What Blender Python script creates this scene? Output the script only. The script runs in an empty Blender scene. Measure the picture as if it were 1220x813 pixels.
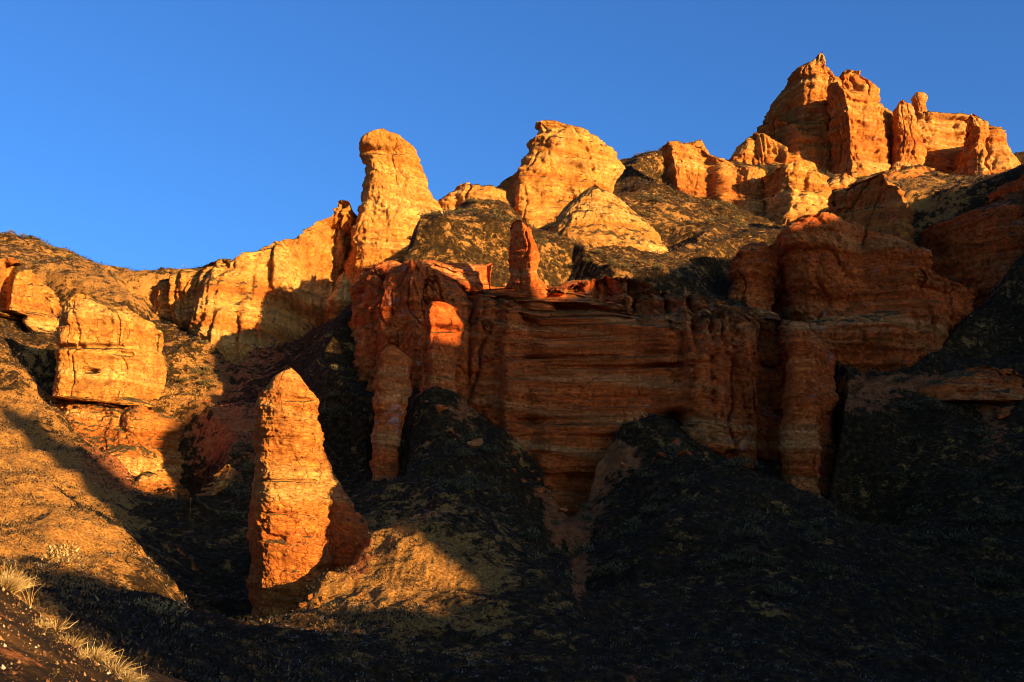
import bpy, math, random
import numpy as np

random.seed(7)
rng = np.random.default_rng(7)
SC = bpy.context.scene

# ------------------------------------------------------------------ camera, sky, sun, exposure
F, CX, HY = 1308.0, 610.0, 600.0          # focal length in photo pixels, centre column, eye-level row
cam = bpy.data.objects.new('camera', bpy.data.cameras.new('camera'))
SC.collection.objects.link(cam)
cam.location = (0, 0, 0)
cam.rotation_euler = (math.radians(90), 0, 0)
cam.data.sensor_width = 36.0
cam.data.lens = F / 1220.0 * 36.0
cam.data.shift_y = (HY - 406.5) / 1220.0
cam.data.clip_start = 0.1
cam.data.clip_end = 8000.0
SC.camera = cam

SUN_AZ = math.radians(50.0)               # to the right of straight behind the camera
SUN_EL = math.radians(10.5)
SUN_D = np.array([math.sin(SUN_AZ), -math.cos(SUN_AZ)])   # horizontal direction towards the sun
PERP = np.array([math.cos(SUN_AZ), math.sin(SUN_AZ)])
TE = math.tan(SUN_EL)

W = bpy.data.worlds.new('World')
SC.world = W
W.use_nodes = True
nt = W.node_tree
nt.nodes.clear()
sky = nt.nodes.new('ShaderNodeTexSky')
sky.sky_type = 'NISHITA'
sky.sun_disc = False
sky.sun_elevation = SUN_EL
sky.sun_rotation = math.radians(180) - SUN_AZ
sky.altitude = 1800.0
sky.air_density = 1.0
sky.dust_density = 10.0
sky.ozone_density = 7.0
bg = nt.nodes.new('ShaderNodeBackground')
bg.inputs['Strength'].default_value = 0.089
wo = nt.nodes.new('ShaderNodeOutputWorld')
nt.links.new(sky.outputs[0], bg.inputs['Color'])
nt.links.new(bg.outputs[0], wo.inputs['Surface'])

sun = bpy.data.objects.new('sun', bpy.data.lights.new('sun', 'SUN'))
SC.collection.objects.link(sun)
sun.data.energy = 5.0
sun.data.angle = math.radians(0.5)
sun.data.color = (1.0, 0.75, 0.39)
sun.rotation_euler = (math.radians(90) - SUN_EL, 0, SUN_AZ)
sun.location = (SUN_D[0] * 300, SUN_D[1] * 300, 200)

SC.view_settings.view_transform = 'Standard'
SC.view_settings.look = 'None'
SC.view_settings.gamma = 1.0
SC.view_settings.use_curve_mapping = False
SC.view_settings.exposure = 1.62
SC.cycles.filter_width = 0.95
SC.cycles.use_denoising = True

# ------------------------------------------------------------------ helpers
def P(px, py, Y):
    return np.array([(px - CX) / F * Y, Y, (HY - py) / F * Y])

_perm = rng.permutation(256).astype(np.int32)
_perm = np.concatenate([_perm, _perm, _perm])
_grad = rng.normal(size=(256, 3)).astype(np.float32)
_grad /= np.linalg.norm(_grad, axis=1)[:, None]

def pn(x, y, z):
    """gradient noise, about -0.7 .. 0.7"""
    x = np.asarray(x, np.float32); y = np.asarray(y, np.float32); z = np.asarray(z, np.float32)
    xi = np.floor(x).astype(np.int32); yi = np.floor(y).astype(np.int32); zi = np.floor(z).astype(np.int32)
    fx = x - xi; fy = y - yi; fz = z - zi
    xi &= 255; yi &= 255; zi &= 255
    u = fx * fx * (3 - 2 * fx); v = fy * fy * (3 - 2 * fy); w = fz * fz * (3 - 2 * fz)
    def g(dx, dy, dz):
        h = _perm[_perm[_perm[(xi + dx) & 255] + ((yi + dy) & 255)] + ((zi + dz) & 255)] & 255
        G = _grad[h]
        return G[..., 0] * (fx - dx) + G[..., 1] * (fy - dy) + G[..., 2] * (fz - dz)
    a = g(0, 0, 0); a = a + u * (g(1, 0, 0) - a)
    b = g(0, 1, 0); b = b + u * (g(1, 1, 0) - b)
    c = g(0, 0, 1); c = c + u * (g(1, 0, 1) - c)
    d = g(0, 1, 1); d = d + u * (g(1, 1, 1) - d)
    a = a + v * (b - a); c = c + v * (d - c)
    return (a + w * (c - a)) * 1.5

def fbm(x, y, z, o=4, lac=2.03, gain=0.5):
    s = 0; a = 1.0
    for i in range(o):
        s = s + a * pn(x + 17.3 * i, y + 5.1 * i, z - 9.7 * i)
        x = x * lac; y = y * lac; z = z * lac
        a *= gain
    return s

def sstep(a, b, x):
    t = np.clip((x - a) / (b - a), 0, 1)
    return t * t * (3 - 2 * t)

def make_mesh(name, V, faces4=None, faces3=None, mats=(), smooth=True, attrs=None, parent=None, origin=None):
    V = np.asarray(V, np.float32)
    if origin is not None:
        V = V - np.asarray(origin, np.float32)
    loops = []; starts = []; n = 0
    if faces4 is not None and len(faces4):
        f = np.asarray(faces4, np.int32)
        loops.append(f.ravel()); starts.append(np.arange(len(f), dtype=np.int32) * 4); n = len(f) * 4
    if faces3 is not None and len(faces3):
        f = np.asarray(faces3, np.int32)
        loops.append(f.ravel()); starts.append(n + np.arange(len(f), dtype=np.int32) * 3)
    loops = np.concatenate(loops); starts = np.concatenate(starts)
    me = bpy.data.meshes.new(name)
    me.vertices.add(len(V)); me.vertices.foreach_set('co', V.ravel())
    me.loops.add(len(loops)); me.loops.foreach_set('vertex_index', loops)
    me.polygons.add(len(starts)); me.polygons.foreach_set('loop_start', starts)
    me.polygons.foreach_set('use_smooth', np.full(len(starts), smooth, dtype=bool))
    me.update(calc_edges=True)
    for k, a in (attrs or {}).items():
        at = me.attributes.new(k, 'FLOAT', 'POINT')
        at.data.foreach_set('value', np.asarray(a, np.float32).ravel())
    for m in mats:
        me.materials.append(m)
    o = bpy.data.objects.new(name, me)
    SC.collection.objects.link(o)
    if parent is not None:
        o.parent = parent
    if origin is not None and parent is None:
        o.location = [float(c) for c in origin]
    return o

def tag(o, label=None, cat=None, group=None, kind=None):
    if label: o['label'] = label
    if cat: o['category'] = cat
    if group: o['group'] = group
    if kind: o['kind'] = kind
    return o

def root(name, loc, label, cat, group=None):
    o = bpy.data.objects.new(name, None)
    SC.collection.objects.link(o)
    o.location = [float(c) for c in loc]
    o.empty_display_size = 2.0
    return tag(o, label, cat, group)

# ------------------------------------------------------------------ materials
class N:
    def __init__(s, name):
        s.m = bpy.data.materials.new(name)
        s.m.use_nodes = True
        s.t = s.m.node_tree
        s.t.nodes.clear()
        s.out = s.t.nodes.new('ShaderNodeOutputMaterial')
        s.b = s.t.nodes.new('ShaderNodeBsdfPrincipled')
        s.t.links.new(s.b.outputs[0], s.out.inputs[0])
        s.b.inputs['Roughness'].default_value = 0.95
        s.b.inputs['Specular IOR Level'].default_value = 0.12
    def n(s, typ, **kw):
        x = s.t.nodes.new(typ)
        for k, v in kw.items(): setattr(x, k, v)
        return x
    def put(s, sock, v):
        if isinstance(v, bpy.types.NodeSocket): s.t.links.new(v, sock)
        elif isinstance(v, (tuple, list)) and len(v) == 3 and sock.type == 'RGBA': sock.default_value = (*v, 1)
        else: sock.default_value = v
    def math(s, op, a, b=0.0, c=None, clamp=False):
        x = s.n('ShaderNodeMath', operation=op); x.use_clamp = clamp
        s.put(x.inputs[0], a); s.put(x.inputs[1], b)
        if c is not None: s.put(x.inputs[2], c)
        return x.outputs[0]
    def vmul(s, v, k):
        x = s.n('ShaderNodeVectorMath', operation='MULTIPLY')
        s.put(x.inputs[0], v); s.put(x.inputs[1], k)
        return x.outputs[0]
    def dot(s, v, k):
        x = s.n('ShaderNodeVectorMath', operation='DOT_PRODUCT')
        s.put(x.inputs[0], v); s.put(x.inputs[1], k)
        return x.outputs['Value']
    def noise(s, vec, scale, detail=5.0, rough=0.55, dist=0.0):
        x = s.n('ShaderNodeTexNoise')
        s.put(x.inputs['Vector'], vec)
        x.inputs['Scale'].default_value = scale; x.inputs['Detail'].default_value = detail
        x.inputs['Roughness'].default_value = rough; x.inputs['Distortion'].default_value = dist
        return x.outputs['Fac']
    def ramp(s, f, stops, interp='LINEAR'):
        x = s.n('ShaderNodeValToRGB'); s.put(x.inputs[0], f)
        cr = x.color_ramp; cr.interpolation = interp
        while len(cr.elements) < len(stops): cr.elements.new(0.5)
        for e, (p, c) in zip(cr.elements, stops):
            e.position = p; e.color = (*c, 1) if len(c) == 3 else c
        return x.outputs[0]
    def rng(s, f, a, b, lo=0.0, hi=1.0):
        x = s.n('ShaderNodeMapRange', interpolation_type='SMOOTHSTEP'); s.put(x.inputs[0], f)
        for i, v in enumerate((a, b, lo, hi)): x.inputs[i + 1].default_value = v
        return x.outputs[0]
    def mix(s, f, a, b, mode='MIX'):
        x = s.n('ShaderNodeMix', data_type='RGBA', blend_type=mode)
        s.put(x.inputs[0], f); s.put(x.inputs[6], a); s.put(x.inputs[7], b)
        return x.outputs[2]
    def gray(s, f):
        x = s.n('ShaderNodeCombineColor'); 
        for i in range(3): s.put(x.inputs[i], f)
        return x.outputs[0]

def rock_material(name, cols, pale, pale_amt, veg_amt=1.0, crack=1.0, veg_lo=0.62, veg_hi=0.82):
    m = N(name)
    geo = m.n('ShaderNodeNewGeometry')
    pos = geo.outputs['Position']
    big = m.noise(pos, 0.06, 3)
    sep = m.n('ShaderNodeSeparateXYZ'); m.put(sep.inputs[0], pos)
    L = m.math('ADD', m.dot(pos, (0.10, 0.0, 1.0)), m.math('MULTIPLY', big, 5.0))
    cmb = m.n('ShaderNodeCombineXYZ')
    m.put(cmb.inputs[0], m.math('MULTIPLY', sep.outputs[0], 0.05))
    m.put(cmb.inputs[1], m.math('MULTIPLY', sep.outputs[1], 0.05))
    m.put(cmb.inputs[2], L)
    lay = cmb.outputs[0]
    n1 = m.noise(lay, 0.33, 5, 0.6)
    n2 = m.noise(lay, 1.9, 4, 0.6)
    fine = m.noise(pos, 2.2, 8, 0.65)
    mid = m.noise(pos, 0.35, 6, 0.6)
    col = m.ramp(n1, [(0.30, cols[3]), (0.42, cols[0]), (0.52, cols[1]), (0.62, cols[2]), (0.72, cols[1])])
    col = m.mix(0.85, col, m.gray(m.rng(n2, 0.34, 0.66, 0.78, 1.14)), 'MULTIPLY')
    col = m.mix(0.9, col, m.gray(m.rng(mid, 0.30, 0.70, 0.74, 1.18)), 'MULTIPLY')
    col = m.mix(0.8, col, m.gray(m.rng(fine, 0.28, 0.72, 0.66, 1.24)), 'MULTIPLY')
    # rain streaks down the faces
    st = m.noise(m.vmul(pos, (1.0, 1.0, 0.06)), 0.7, 5, 0.6)
    col = m.mix(m.rng(st, 0.52, 0.72, 0.0, 0.45), col, cols[3])
    # pale salt crust and fresh scars
    pl = m.noise(m.vmul(pos, (1.0, 1.0, 1.6)), 0.22, 9, 0.68, 0.4)
    col = m.mix(m.rng(pl, 0.60, 0.70, 0.0, pale_amt), col, pale)
    # scrub and soil where the rock lies flat
    nsep = m.n('ShaderNodeSeparateXYZ'); m.put(nsep.inputs[0], geo.outputs['Normal'])
    vn = m.noise(pos, 0.8, 6, 0.65)
    vf = m.rng(m.math('ADD', nsep.outputs[2], m.math('MULTIPLY', m.math('SUBTRACT', vn, 0.5), 0.9)), veg_lo, veg_hi, 0.0, veg_amt)
    vcol = m.ramp(m.noise(pos, 2.6, 6, 0.7), [(0.36, (0.030, 0.022, 0.008)), (0.50, (0.085, 0.050, 0.014)), (0.64, (0.20, 0.105, 0.028))])
    col = m.mix(vf, col, vcol)
    m.put(m.b.inputs['Base Color'], col)
    n5 = m.noise(m.vmul(lay, (4.0, 4.0, 1.0)), 4.6, 4, 0.65)
    lines = m.rng(m.math('ABSOLUTE', m.math('SUBTRACT', n5, 0.5)), 0.0, 0.035, 0.0, 1.0)       # thin parting lines between beds
    vor = m.n('ShaderNodeTexVoronoi', feature='DISTANCE_TO_EDGE'); vor.inputs['Scale'].default_value = 0.5
    warp = m.n('ShaderNodeVectorMath', operation='ADD'); m.put(warp.inputs[0], m.vmul(pos, (1.0, 1.0, 0.55)))
    nv = m.n('ShaderNodeTexNoise'); m.put(nv.inputs['Vector'], pos); nv.inputs['Scale'].default_value = 0.9; nv.inputs['Detail'].default_value = 4.0
    m.put(warp.inputs[1], m.vmul(nv.outputs['Color'], (1.6, 1.6, 1.6))); m.put(vor.inputs['Vector'], warp.outputs[0])
    crk = m.rng(vor.outputs['Distance'], 0.0, 0.03, 0.0, 1.0)
    msk = m.rng(mid, 0.42, 0.56)
    crk = m.math('MAXIMUM', crk, m.math('SUBTRACT', 1.0, msk))
    lm = m.math('MULTIPLY', m.rng(m.noise(pos, 0.17, 4, 0.6), 0.45, 0.62), 0.55)
    col2 = m.mix(lm, col, m.gray(m.math('MULTIPLY_ADD', lines, 0.6, 0.4)), 'MULTIPLY')
    col2 = m.mix(0.6, col2, m.gray(m.math('MULTIPLY_ADD', crk, 0.7, 0.3)), 'MULTIPLY')
    col2 = m.mix(1.0, col2, (1.30, 1.24, 1.12), 'MULTIPLY')
    m.put(m.b.inputs['Base Color'], col2)
    h = m.math('ADD', m.math('MULTIPLY', n2, 0.5 * crack), m.math('MULTIPLY', fine, 0.9))
    h = m.math('ADD', h, m.math('MULTIPLY', m.noise(pos, 7.0, 6, 0.75), 0.35))
    h = m.math('ADD', h, m.math('MULTIPLY', lines, 0.22))
    h = m.math('ADD', h, m.math('MULTIPLY', crk, 0.30))
    bp = m.n('ShaderNodeBump'); bp.inputs['Strength'].default_value = 1.0; bp.inputs['Distance'].default_value = 0.5
    m.put(bp.inputs['Height'], h)
    m.put(m.b.inputs['Normal'], bp.outputs[0])
    return m.m

BUFF = [(0.52, 0.170, 0.024), (0.60, 0.230, 0.040), (0.66, 0.31, 0.072), (0.42, 0.106, 0.014)]
ORANGE = [(0.49, 0.135, 0.020), (0.56, 0.185, 0.031), (0.62, 0.285, 0.07), (0.36, 0.082, 0.012)]
RED = [(0.66, 0.104, 0.012), (0.70, 0.140, 0.021), (0.70, 0.24, 0.06), (0.46, 0.070, 0.009)]
M_BUFF = rock_material('buff_sandstone', BUFF, (0.66, 0.42, 0.19), 0.45)
M_ORANGE = rock_material('orange_sandstone', ORANGE, (0.64, 0.40, 0.20), 0.40)
M_RED = rock_material('red_sandstone', RED, (0.56, 0.36, 0.25), 0.6, veg_lo=0.72, veg_hi=0.92)

M_WALL = rock_material('red_cliff_sandstone', RED, (0.56, 0.36, 0.25), 0.6, veg_amt=0.6, veg_lo=0.60, veg_hi=0.80)

def terrain_material():
    m = N('scrub_slope')
    geo = m.n('ShaderNodeNewGeometry'); pos = geo.outputs['Position']
    at = m.n('ShaderNodeAttribute', attribute_name='dry'); dry = at.outputs['Fac']  # dry grass, plus sun and shade painted into the ground colour
    ab = m.n('ShaderNodeAttribute', attribute_name='bare'); bare = ab.outputs['Fac']
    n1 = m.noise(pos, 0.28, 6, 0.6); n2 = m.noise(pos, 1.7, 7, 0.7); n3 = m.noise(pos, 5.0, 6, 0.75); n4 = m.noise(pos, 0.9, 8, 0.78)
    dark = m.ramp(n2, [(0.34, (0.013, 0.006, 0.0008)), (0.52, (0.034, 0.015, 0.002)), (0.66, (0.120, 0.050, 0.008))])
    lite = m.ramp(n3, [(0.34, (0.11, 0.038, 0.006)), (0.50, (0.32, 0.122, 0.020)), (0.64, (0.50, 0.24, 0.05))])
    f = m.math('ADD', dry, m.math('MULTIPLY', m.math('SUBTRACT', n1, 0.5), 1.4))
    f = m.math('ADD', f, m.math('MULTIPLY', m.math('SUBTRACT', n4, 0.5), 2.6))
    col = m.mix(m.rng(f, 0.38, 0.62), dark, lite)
    earth = m.ramp(n2, [(0.30, (0.16, 0.036, 0.008)), (0.50, (0.30, 0.078, 0.017)), (0.70, (0.42, 0.15, 0.04))])
    fb = m.math('ADD', bare, m.math('MULTIPLY', m.math('SUBTRACT', n1, 0.5), 0.9))
    fb = m.math('ADD', fb, m.math('MULTIPLY', m.math('SUBTRACT', n4, 0.5), 2.2))
    col = m.mix(m.rng(fb, 0.46, 0.60), col, earth)
    m.put(m.b.inputs['Base Color'], col)
    h = m.math('ADD', n2, m.math('MULTIPLY', n3, 0.4))
    bp = m.n('ShaderNodeBump'); bp.inputs['Strength'].default_value = 0.9; bp.inputs['Distance'].default_value = 0.35
    m.put(bp.inputs['Height'], h); m.put(m.b.inputs['Normal'], bp.outputs[0])
    return m.m
M_TERRAIN = terrain_material()

def plant_material(name, stops):
    m = N(name)
    at = m.n('ShaderNodeAttribute', attribute_name='tone')
    m.put(m.b.inputs['Base Color'], m.ramp(at.outputs['Fac'], stops))
    m.b.inputs['Specular IOR Level'].default_value = 0.25
    m.b.inputs['Roughness'].default_value = 0.7
    return m.m
M_COVER = plant_material('scrub_leaves', [(0.0, (0.010, 0.005, 0.0008)), (0.40, (0.026, 0.014, 0.002)), (0.70, (0.080, 0.040, 0.007)),
                                          (0.92, (0.24, 0.13, 0.035)), (0.97, (0.34, 0.30, 0.24)), (1.0, (0.42, 0.39, 0.34))])
M_STRAW = plant_material('dry_grass', [(0.0, (0.12, 0.055, 0.012)), (0.5, (0.36, 0.19, 0.045)), (1.0, (0.58, 0.40, 0.15))])
M_BUSH = plant_material('bush_leaves', [(0.0, (0.028, 0.022, 0.006)), (0.5, (0.095, 0.060, 0.013)), (1.0, (0.26, 0.155, 0.035))])

# ------------------------------------------------------------------ terrain
TP = []
def tp(*pts):
    for p in pts: TP.append(P(*p))
def tx(*pts):
    for p in pts: TP.append(np.array(p, float))
# the bank at the camera
tx((0, 0.8, -1.65), (0.8, 0.5, -1.75), (-0.8, 0.5, -1.2), (0, -1.5, -1.6), (1.5, 2.5, -2.4), (3, 5, -3.6), (0, 3.5, -2.1), (-6, -3, 0.8), (4, -4, -2.0))
tp((-200, 600, 5.6), (0, 692, 5.6), (50, 722, 5.7), (90, 768, 5.7), (130, 795, 5.7), (175, 815, 5.7), (-60, 800, 4.0), (60, 860, 4.0), (200, 930, 4.0), (240, 850, 6),
   (0, 740, 9), (100, 800, 9), (200, 860, 9), (-200, 680, 9), (400, 960, 7), (700, 980, 9), (1000, 960, 9), (1300, 940, 9), (1600, 850, 8))
# dark spur behind it
tp((-160, 640, 32), (0, 677, 30), (70, 699, 30), (130, 720, 30.5), (200, 747, 31), (270, 777, 33), (330, 800, 36),
   (0, 740, 20), (130, 785, 20), (250, 830, 20), (400, 870, 20), (600, 900, 22), (800, 890, 22), (1000, 880, 22), (1250, 860, 22),
   (0, 715, 42), (100, 735, 42), (200, 775, 43), (-160, 690, 42))
# sunlit slope on the left
tp((0, 692, 58), (40, 691, 59), (75, 690, 61), (120, 672, 72), (165, 655, 91), (190, 668, 92), (185, 716, 72), (210, 738, 72), (150, 716, 62), (130, 690, 66),
   (0, 620, 76), (80, 630, 78), (0, 560, 90), (60, 590, 86), (120, 630, 86),
   (0, 505, 111), (50, 550, 105), (80, 577, 100), (120, 612, 96), (0, 478, 117), (30, 483, 118), (60, 540, 109), (100, 547, 110), (140, 600, 100), (188, 607, 99),
   (0, 425, 129), (30, 450, 124), (80, 505, 115), (130, 552, 108), (190, 601, 100), (-160, 350, 125), (-160, 600, 70), (-160, 480, 100))
# ravine behind it and foot of the block
tp((90, 508, 121), (150, 548, 114), (200, 575, 110), (215, 600, 104), (80, 470, 130), (200, 480, 130),
   (0, 400, 136), (40, 452, 129), (60, 420, 137), (0, 378, 148), (40, 402, 145), (65, 440, 135), (-160, 380, 145))
# far left hill
tp((-160, 262, 220), (0, 284, 212), (40, 287, 209), (65, 306, 205), (100, 325, 200), (140, 338, 196), (165, 337, 196), (185, 330, 197), (215, 322, 197),
   (60, 322, 170), (100, 342, 160), (150, 352, 158), (190, 368, 158), (-160, 300, 170), (0, 305, 170),
   (200, 395, 156), (240, 412, 151), (260, 440, 148), (270, 457, 145), (235, 450, 146), (230, 490, 137), (200, 492, 136), (260, 490, 138),
   (-160, 330, 290), (100, 400, 290), (190, 400, 260))
# dark ravine
tp((215, 575, 110), (240, 600, 100), (225, 650, 90), (260, 690, 84), (280, 742, 77), (200, 700, 76), (300, 765, 72), (250, 740, 74),
   (290, 560, 115), (340, 500, 126), (380, 440, 137), (405, 385, 150), (300, 440, 150), (260, 520, 125), (340, 412, 158), (420, 440, 136), (415, 520, 120), (400, 600, 102), (440, 585, 112),
   (345, 755, 74), (390, 740, 74), (440, 660, 86), (300, 700, 84), (300, 640, 96))
# mound with the sunlit patch
tp((345, 765, 68.6), (375, 752, 68.8), (400, 735, 69.5), (425, 712, 71.5), (440, 690, 74), (300, 756, 64), (340, 727, 64.5), (390, 694, 66.3), (440, 652, 70), (480, 612, 73), (520, 598, 74), (560, 611, 74), (600, 641, 72), (650, 690, 69), (700, 720, 64), (740, 760, 58),
   (300, 790, 54), (360, 745, 60), (400, 735, 61.5), (450, 700, 66.7), (480, 690, 66.5), (500, 650, 69.5), (540, 690, 65), (450, 780, 48), (600, 725, 60), (600, 790, 46), (700, 790, 46),
   (400, 850, 36), (600, 860, 34), (700, 860, 35), (800, 860, 36),
   (480, 650, 88), (520, 650, 90), (560, 655, 90), (440, 690, 84))
# talus below the cliff and its gully
tp((515, 464, 113.5), (497, 474, 112.5), (540, 474, 113.5), (600, 523, 112.5), (565, 492, 112.5), (785, 496, 113.5), (500, 580, 98), (520, 535, 105), (515, 462, 118), (560, 505, 114), (600, 560, 107), (580, 620, 96), (640, 622, 100), (640, 680, 88), (700, 720, 80), (470, 560, 112), (440, 570, 116),
   (640, 575, 113), (675, 635, 106), (680, 660, 98), (690, 700, 86), (710, 735, 76), (730, 775, 62), (720, 570, 113),
   (785, 492, 117), (745, 535, 112), (720, 605, 104), (700, 650, 97), (800, 560, 105), (845, 556, 103), (870, 559, 102), (930, 585, 100), (1000, 605, 98), (1060, 637, 96), (1115, 690, 88),
   (870, 600, 112), (930, 620, 112), (985, 635, 112), (1060, 660, 110),
   (800, 620, 90), (900, 640, 86), (1000, 680, 82), (760, 690, 82), (850, 705, 73), (950, 745, 68), (800, 770, 52))
# low hump at the bottom
tp((760, 738, 57), (850, 718, 57), (900, 741, 56), (960, 780, 54), (1010, 812, 51), (820, 795, 44), (900, 850, 38), (860, 740, 64), (960, 800, 62))
# dark slopes on the right
tp((1000, 480, 120), (1050, 465, 124), (1100, 450, 128), (1150, 420, 132), (1200, 430, 130), (1220, 480, 122), (1050, 540, 115), (1100, 600, 108), (1150, 560, 112), (1220, 600, 104),
   (1150, 680, 92), (1220, 720, 82), (1100, 765, 74), (1220, 800, 66), (1000, 805, 56), (1350, 500, 110), (1350, 700, 80), (1350, 350, 128), (1200, 350, 137), (1180, 300, 142), (1130, 360, 142))
# scrubby ground above the cliff
tp((520, 324, 122.5), (560, 346, 121.5), (600, 351, 121.5), (645, 340, 121.5), (690, 338, 121.5), (740, 336, 121.5), (690, 325, 128), (740, 328, 130), (480, 318, 122.5), (800, 347, 121.5), (850, 354, 121), (545, 320, 129.5), (575, 320, 129.5), (600, 322, 129.5), (545, 302, 132), (580, 300, 132), (560, 284, 137), (435, 324, 127), (500, 318, 128), (560, 336, 127.5), (600, 340, 128), (650, 330, 128), (700, 328, 129), (760, 334, 128), (850, 350, 126), (900, 366, 126), (980, 400, 130),
   (430, 315, 132), (460, 290, 138), (500, 268, 145), (540, 250, 152), (580, 247, 156), (605, 254, 156), (600, 296, 136), (650, 305, 140), (680, 320, 139),
   (640, 272, 155), (720, 316, 145), (780, 308, 150), (740, 324, 142), (800, 304, 152), (850, 302, 152), (880, 302, 147), (910, 295, 150),
   (430, 340, 168), (520, 270, 172), (600, 256, 180), (650, 264, 172), (735, 226, 195), (752, 205, 206), (770, 198, 206), (785, 194, 207), (760, 238, 182), (800, 242, 185), (850, 252, 186), (900, 268, 186),
   (820, 282, 168), (950, 277, 180), (990, 262, 180), (805, 176, 214), (850, 172, 216), (885, 168, 226), (905, 162, 232), (930, 192, 226), (990, 217, 220), (1020, 216, 222), (1080, 210, 230), (1130, 212, 235), (1210, 200, 242),
   (1040, 228, 190), (1100, 226, 185), (1150, 222, 180), (1000, 264, 168), (1060, 262, 166), (1080, 268, 158), (1110, 266, 152), (1040, 280, 145), (1142, 232, 147), (1176, 216, 146), (1220, 196, 146), (1350, 150, 150), (1350, 150, 250), (1130, 300, 144),
   (420, 300, 200), (560, 240, 200), (660, 230, 205))
# beyond the skyline
tp((-300, 330, 420), (100, 400, 420), (400, 400, 420), (700, 330, 420), (1000, 300, 420), (1300, 250, 420), (-300, 480, 1200), (300, 500, 1200), (800, 500, 1200), (1400, 480, 1200))
for a in (-180, -150, -120, -90, -65, 50, 70, 95, 120, 150, 180):
    for r, z in ((2.2, -1.8 - 0.9 * math.sin(math.radians(a))), (9, -2.0 - 2 * math.sin(math.radians(a))), (30, -3 - 4 * math.sin(math.radians(a))), (100, 2), (300, 15), (1200, 60)):
        t = math.radians(a)
        tx((r * math.sin(t), r * math.cos(t), z))
TP = np.array(TP)

def lp(x, y):
    return np.stack([np.arctan2(x, y), np.log(np.hypot(x, y))], -1)
_tc = lp(TP[:, 0], TP[:, 1])
_n = len(_tc)
_A = np.zeros((_n + 3, _n + 3))
_d = np.linalg.norm(_tc[:, None] - _tc[None], axis=2)
_A[:_n, :_n] = -_d + np.eye(_n) * 0.004
_A[:_n, _n] = 1; _A[:_n, _n + 1:] = _tc
_A[_n:, :_n] = _A[:_n, _n:].T
_w = np.linalg.solve(_A, np.concatenate([TP[:, 2], np.zeros(3)]))

def base_height(x, y):
    q = lp(np.asarray(x, float).ravel(), np.asarray(y, float).ravel())
    out = np.empty(len(q))
    for i in range(0, len(q), 20000):
        c = q[i:i + 20000]
        d = np.sqrt(((c[:, None, :] - _tc[None]) ** 2).sum(2))
        out[i:i + 20000] = -d @ _w[:_n] + _w[_n] + c @ _w[_n + 1:]
    return out.reshape(np.shape(x))

def terrain_height(x, y):
    z = carve(np.asarray(x, float), np.asarray(y, float), base_height(x, y))
    r = np.hypot(x, y)
    k = np.clip(r / 60.0, 0.04, 1.6)
    e = fbm(x * 0.11, y * 0.11, z * 0.11, 3) * 1.1
    rid = 1 - np.abs(pn(x * 0.16 + 9, y * 0.16, z * 0.05)) * 2.2
    e = e + rid * 0.65 * np.clip(r / 120.0, 0.35, 1.0)
    e = e * np.clip((r - 3) / 45.0, 0.0, 1.2)
    e = e + fbm(x * 0.9, y * 0.9, z * 0.9, 4, gain=0.60) * 0.19 * np.clip(r / 25, 0.2, 1.3)
    return z + e

# feet of the rocks: the ground in front of and under each rock stays below its visible foot line
FEET = [
    ([(170, 352), (180, 366), (215, 387), (245, 402), (270, 436), (285, 440), (300, 422), (345, 408), (375, 396), (415, 373), (436, 372)], 150, 46, 10),
    ([(414, 385), (432, 368), (437, 332), (490, 302), (540, 268), (606, 262)], 172, 20, 14),
    ([(498, 276), (540, 262), (575, 256), (612, 258)], 172, 12, 8),
    ([(584, 250), (612, 262), (640, 284), (670, 266), (700, 237), (746, 218)], 176, 18, 14),
    ([(628, 262), (648, 268), (690, 296), (706, 304), (769, 304), (800, 303)], 148, 20, 4),
    ([(782, 219), (799, 225), (833, 237), (881, 256), (914, 262)], 192, 16, 14),
    ([(900, 260), (932, 267), (984, 258), (998, 246)], 184, 14, 12),
    ([(858, 194), (890, 194), (960, 208), (1006, 213), (1076, 206), (1130, 213), (1220, 214)], 219, 26, 14),
    ([(983, 260), (1040, 268), (1090, 264)], 160, 16, 8),
    ([(912, 372), (985, 392), (1000, 441), (1030, 453), (1085, 447), (1120, 420), (1160, 372)], 130, 26, 8),
    ([(866, 352), (926, 372)], 138, 10, 8),
    ([(416, 470), (445, 478), (487, 464), (515, 461), (545, 471), (600, 519), (640, 561), (672, 626), (684, 642), (700, 602), (712, 562), (740, 514), (785, 494), (815, 512), (850, 541), (930, 574), (985, 600), (1000, 520), (1010, 470)], 115, 12, 6),
    ([(436, 560), (442, 578), (482, 581), (489, 520), (495, 472)], 110.3, 6, 5), ([(926, 574), (932, 588), (978, 600), (990, 560), (1000, 480), (1012, 400)], 110.5, 6, 6),
    ([(296, 750), (320, 738), (350, 724), (390, 694)], 70.6, 5, 3), ([(370, 700), (420, 669), (450, 650)], 74.5, 5, 3),
    ([(60, 473), (120, 484), (190, 489), (204, 450)], 122, 14, 4),
    ([(60, 486), (90, 524), (150, 575), (190, 602), (222, 602)], 115, 10, 4),
    ([(-80, 370), (20, 378), (55, 402), (79, 372)], 144, 14, 10),
]
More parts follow.
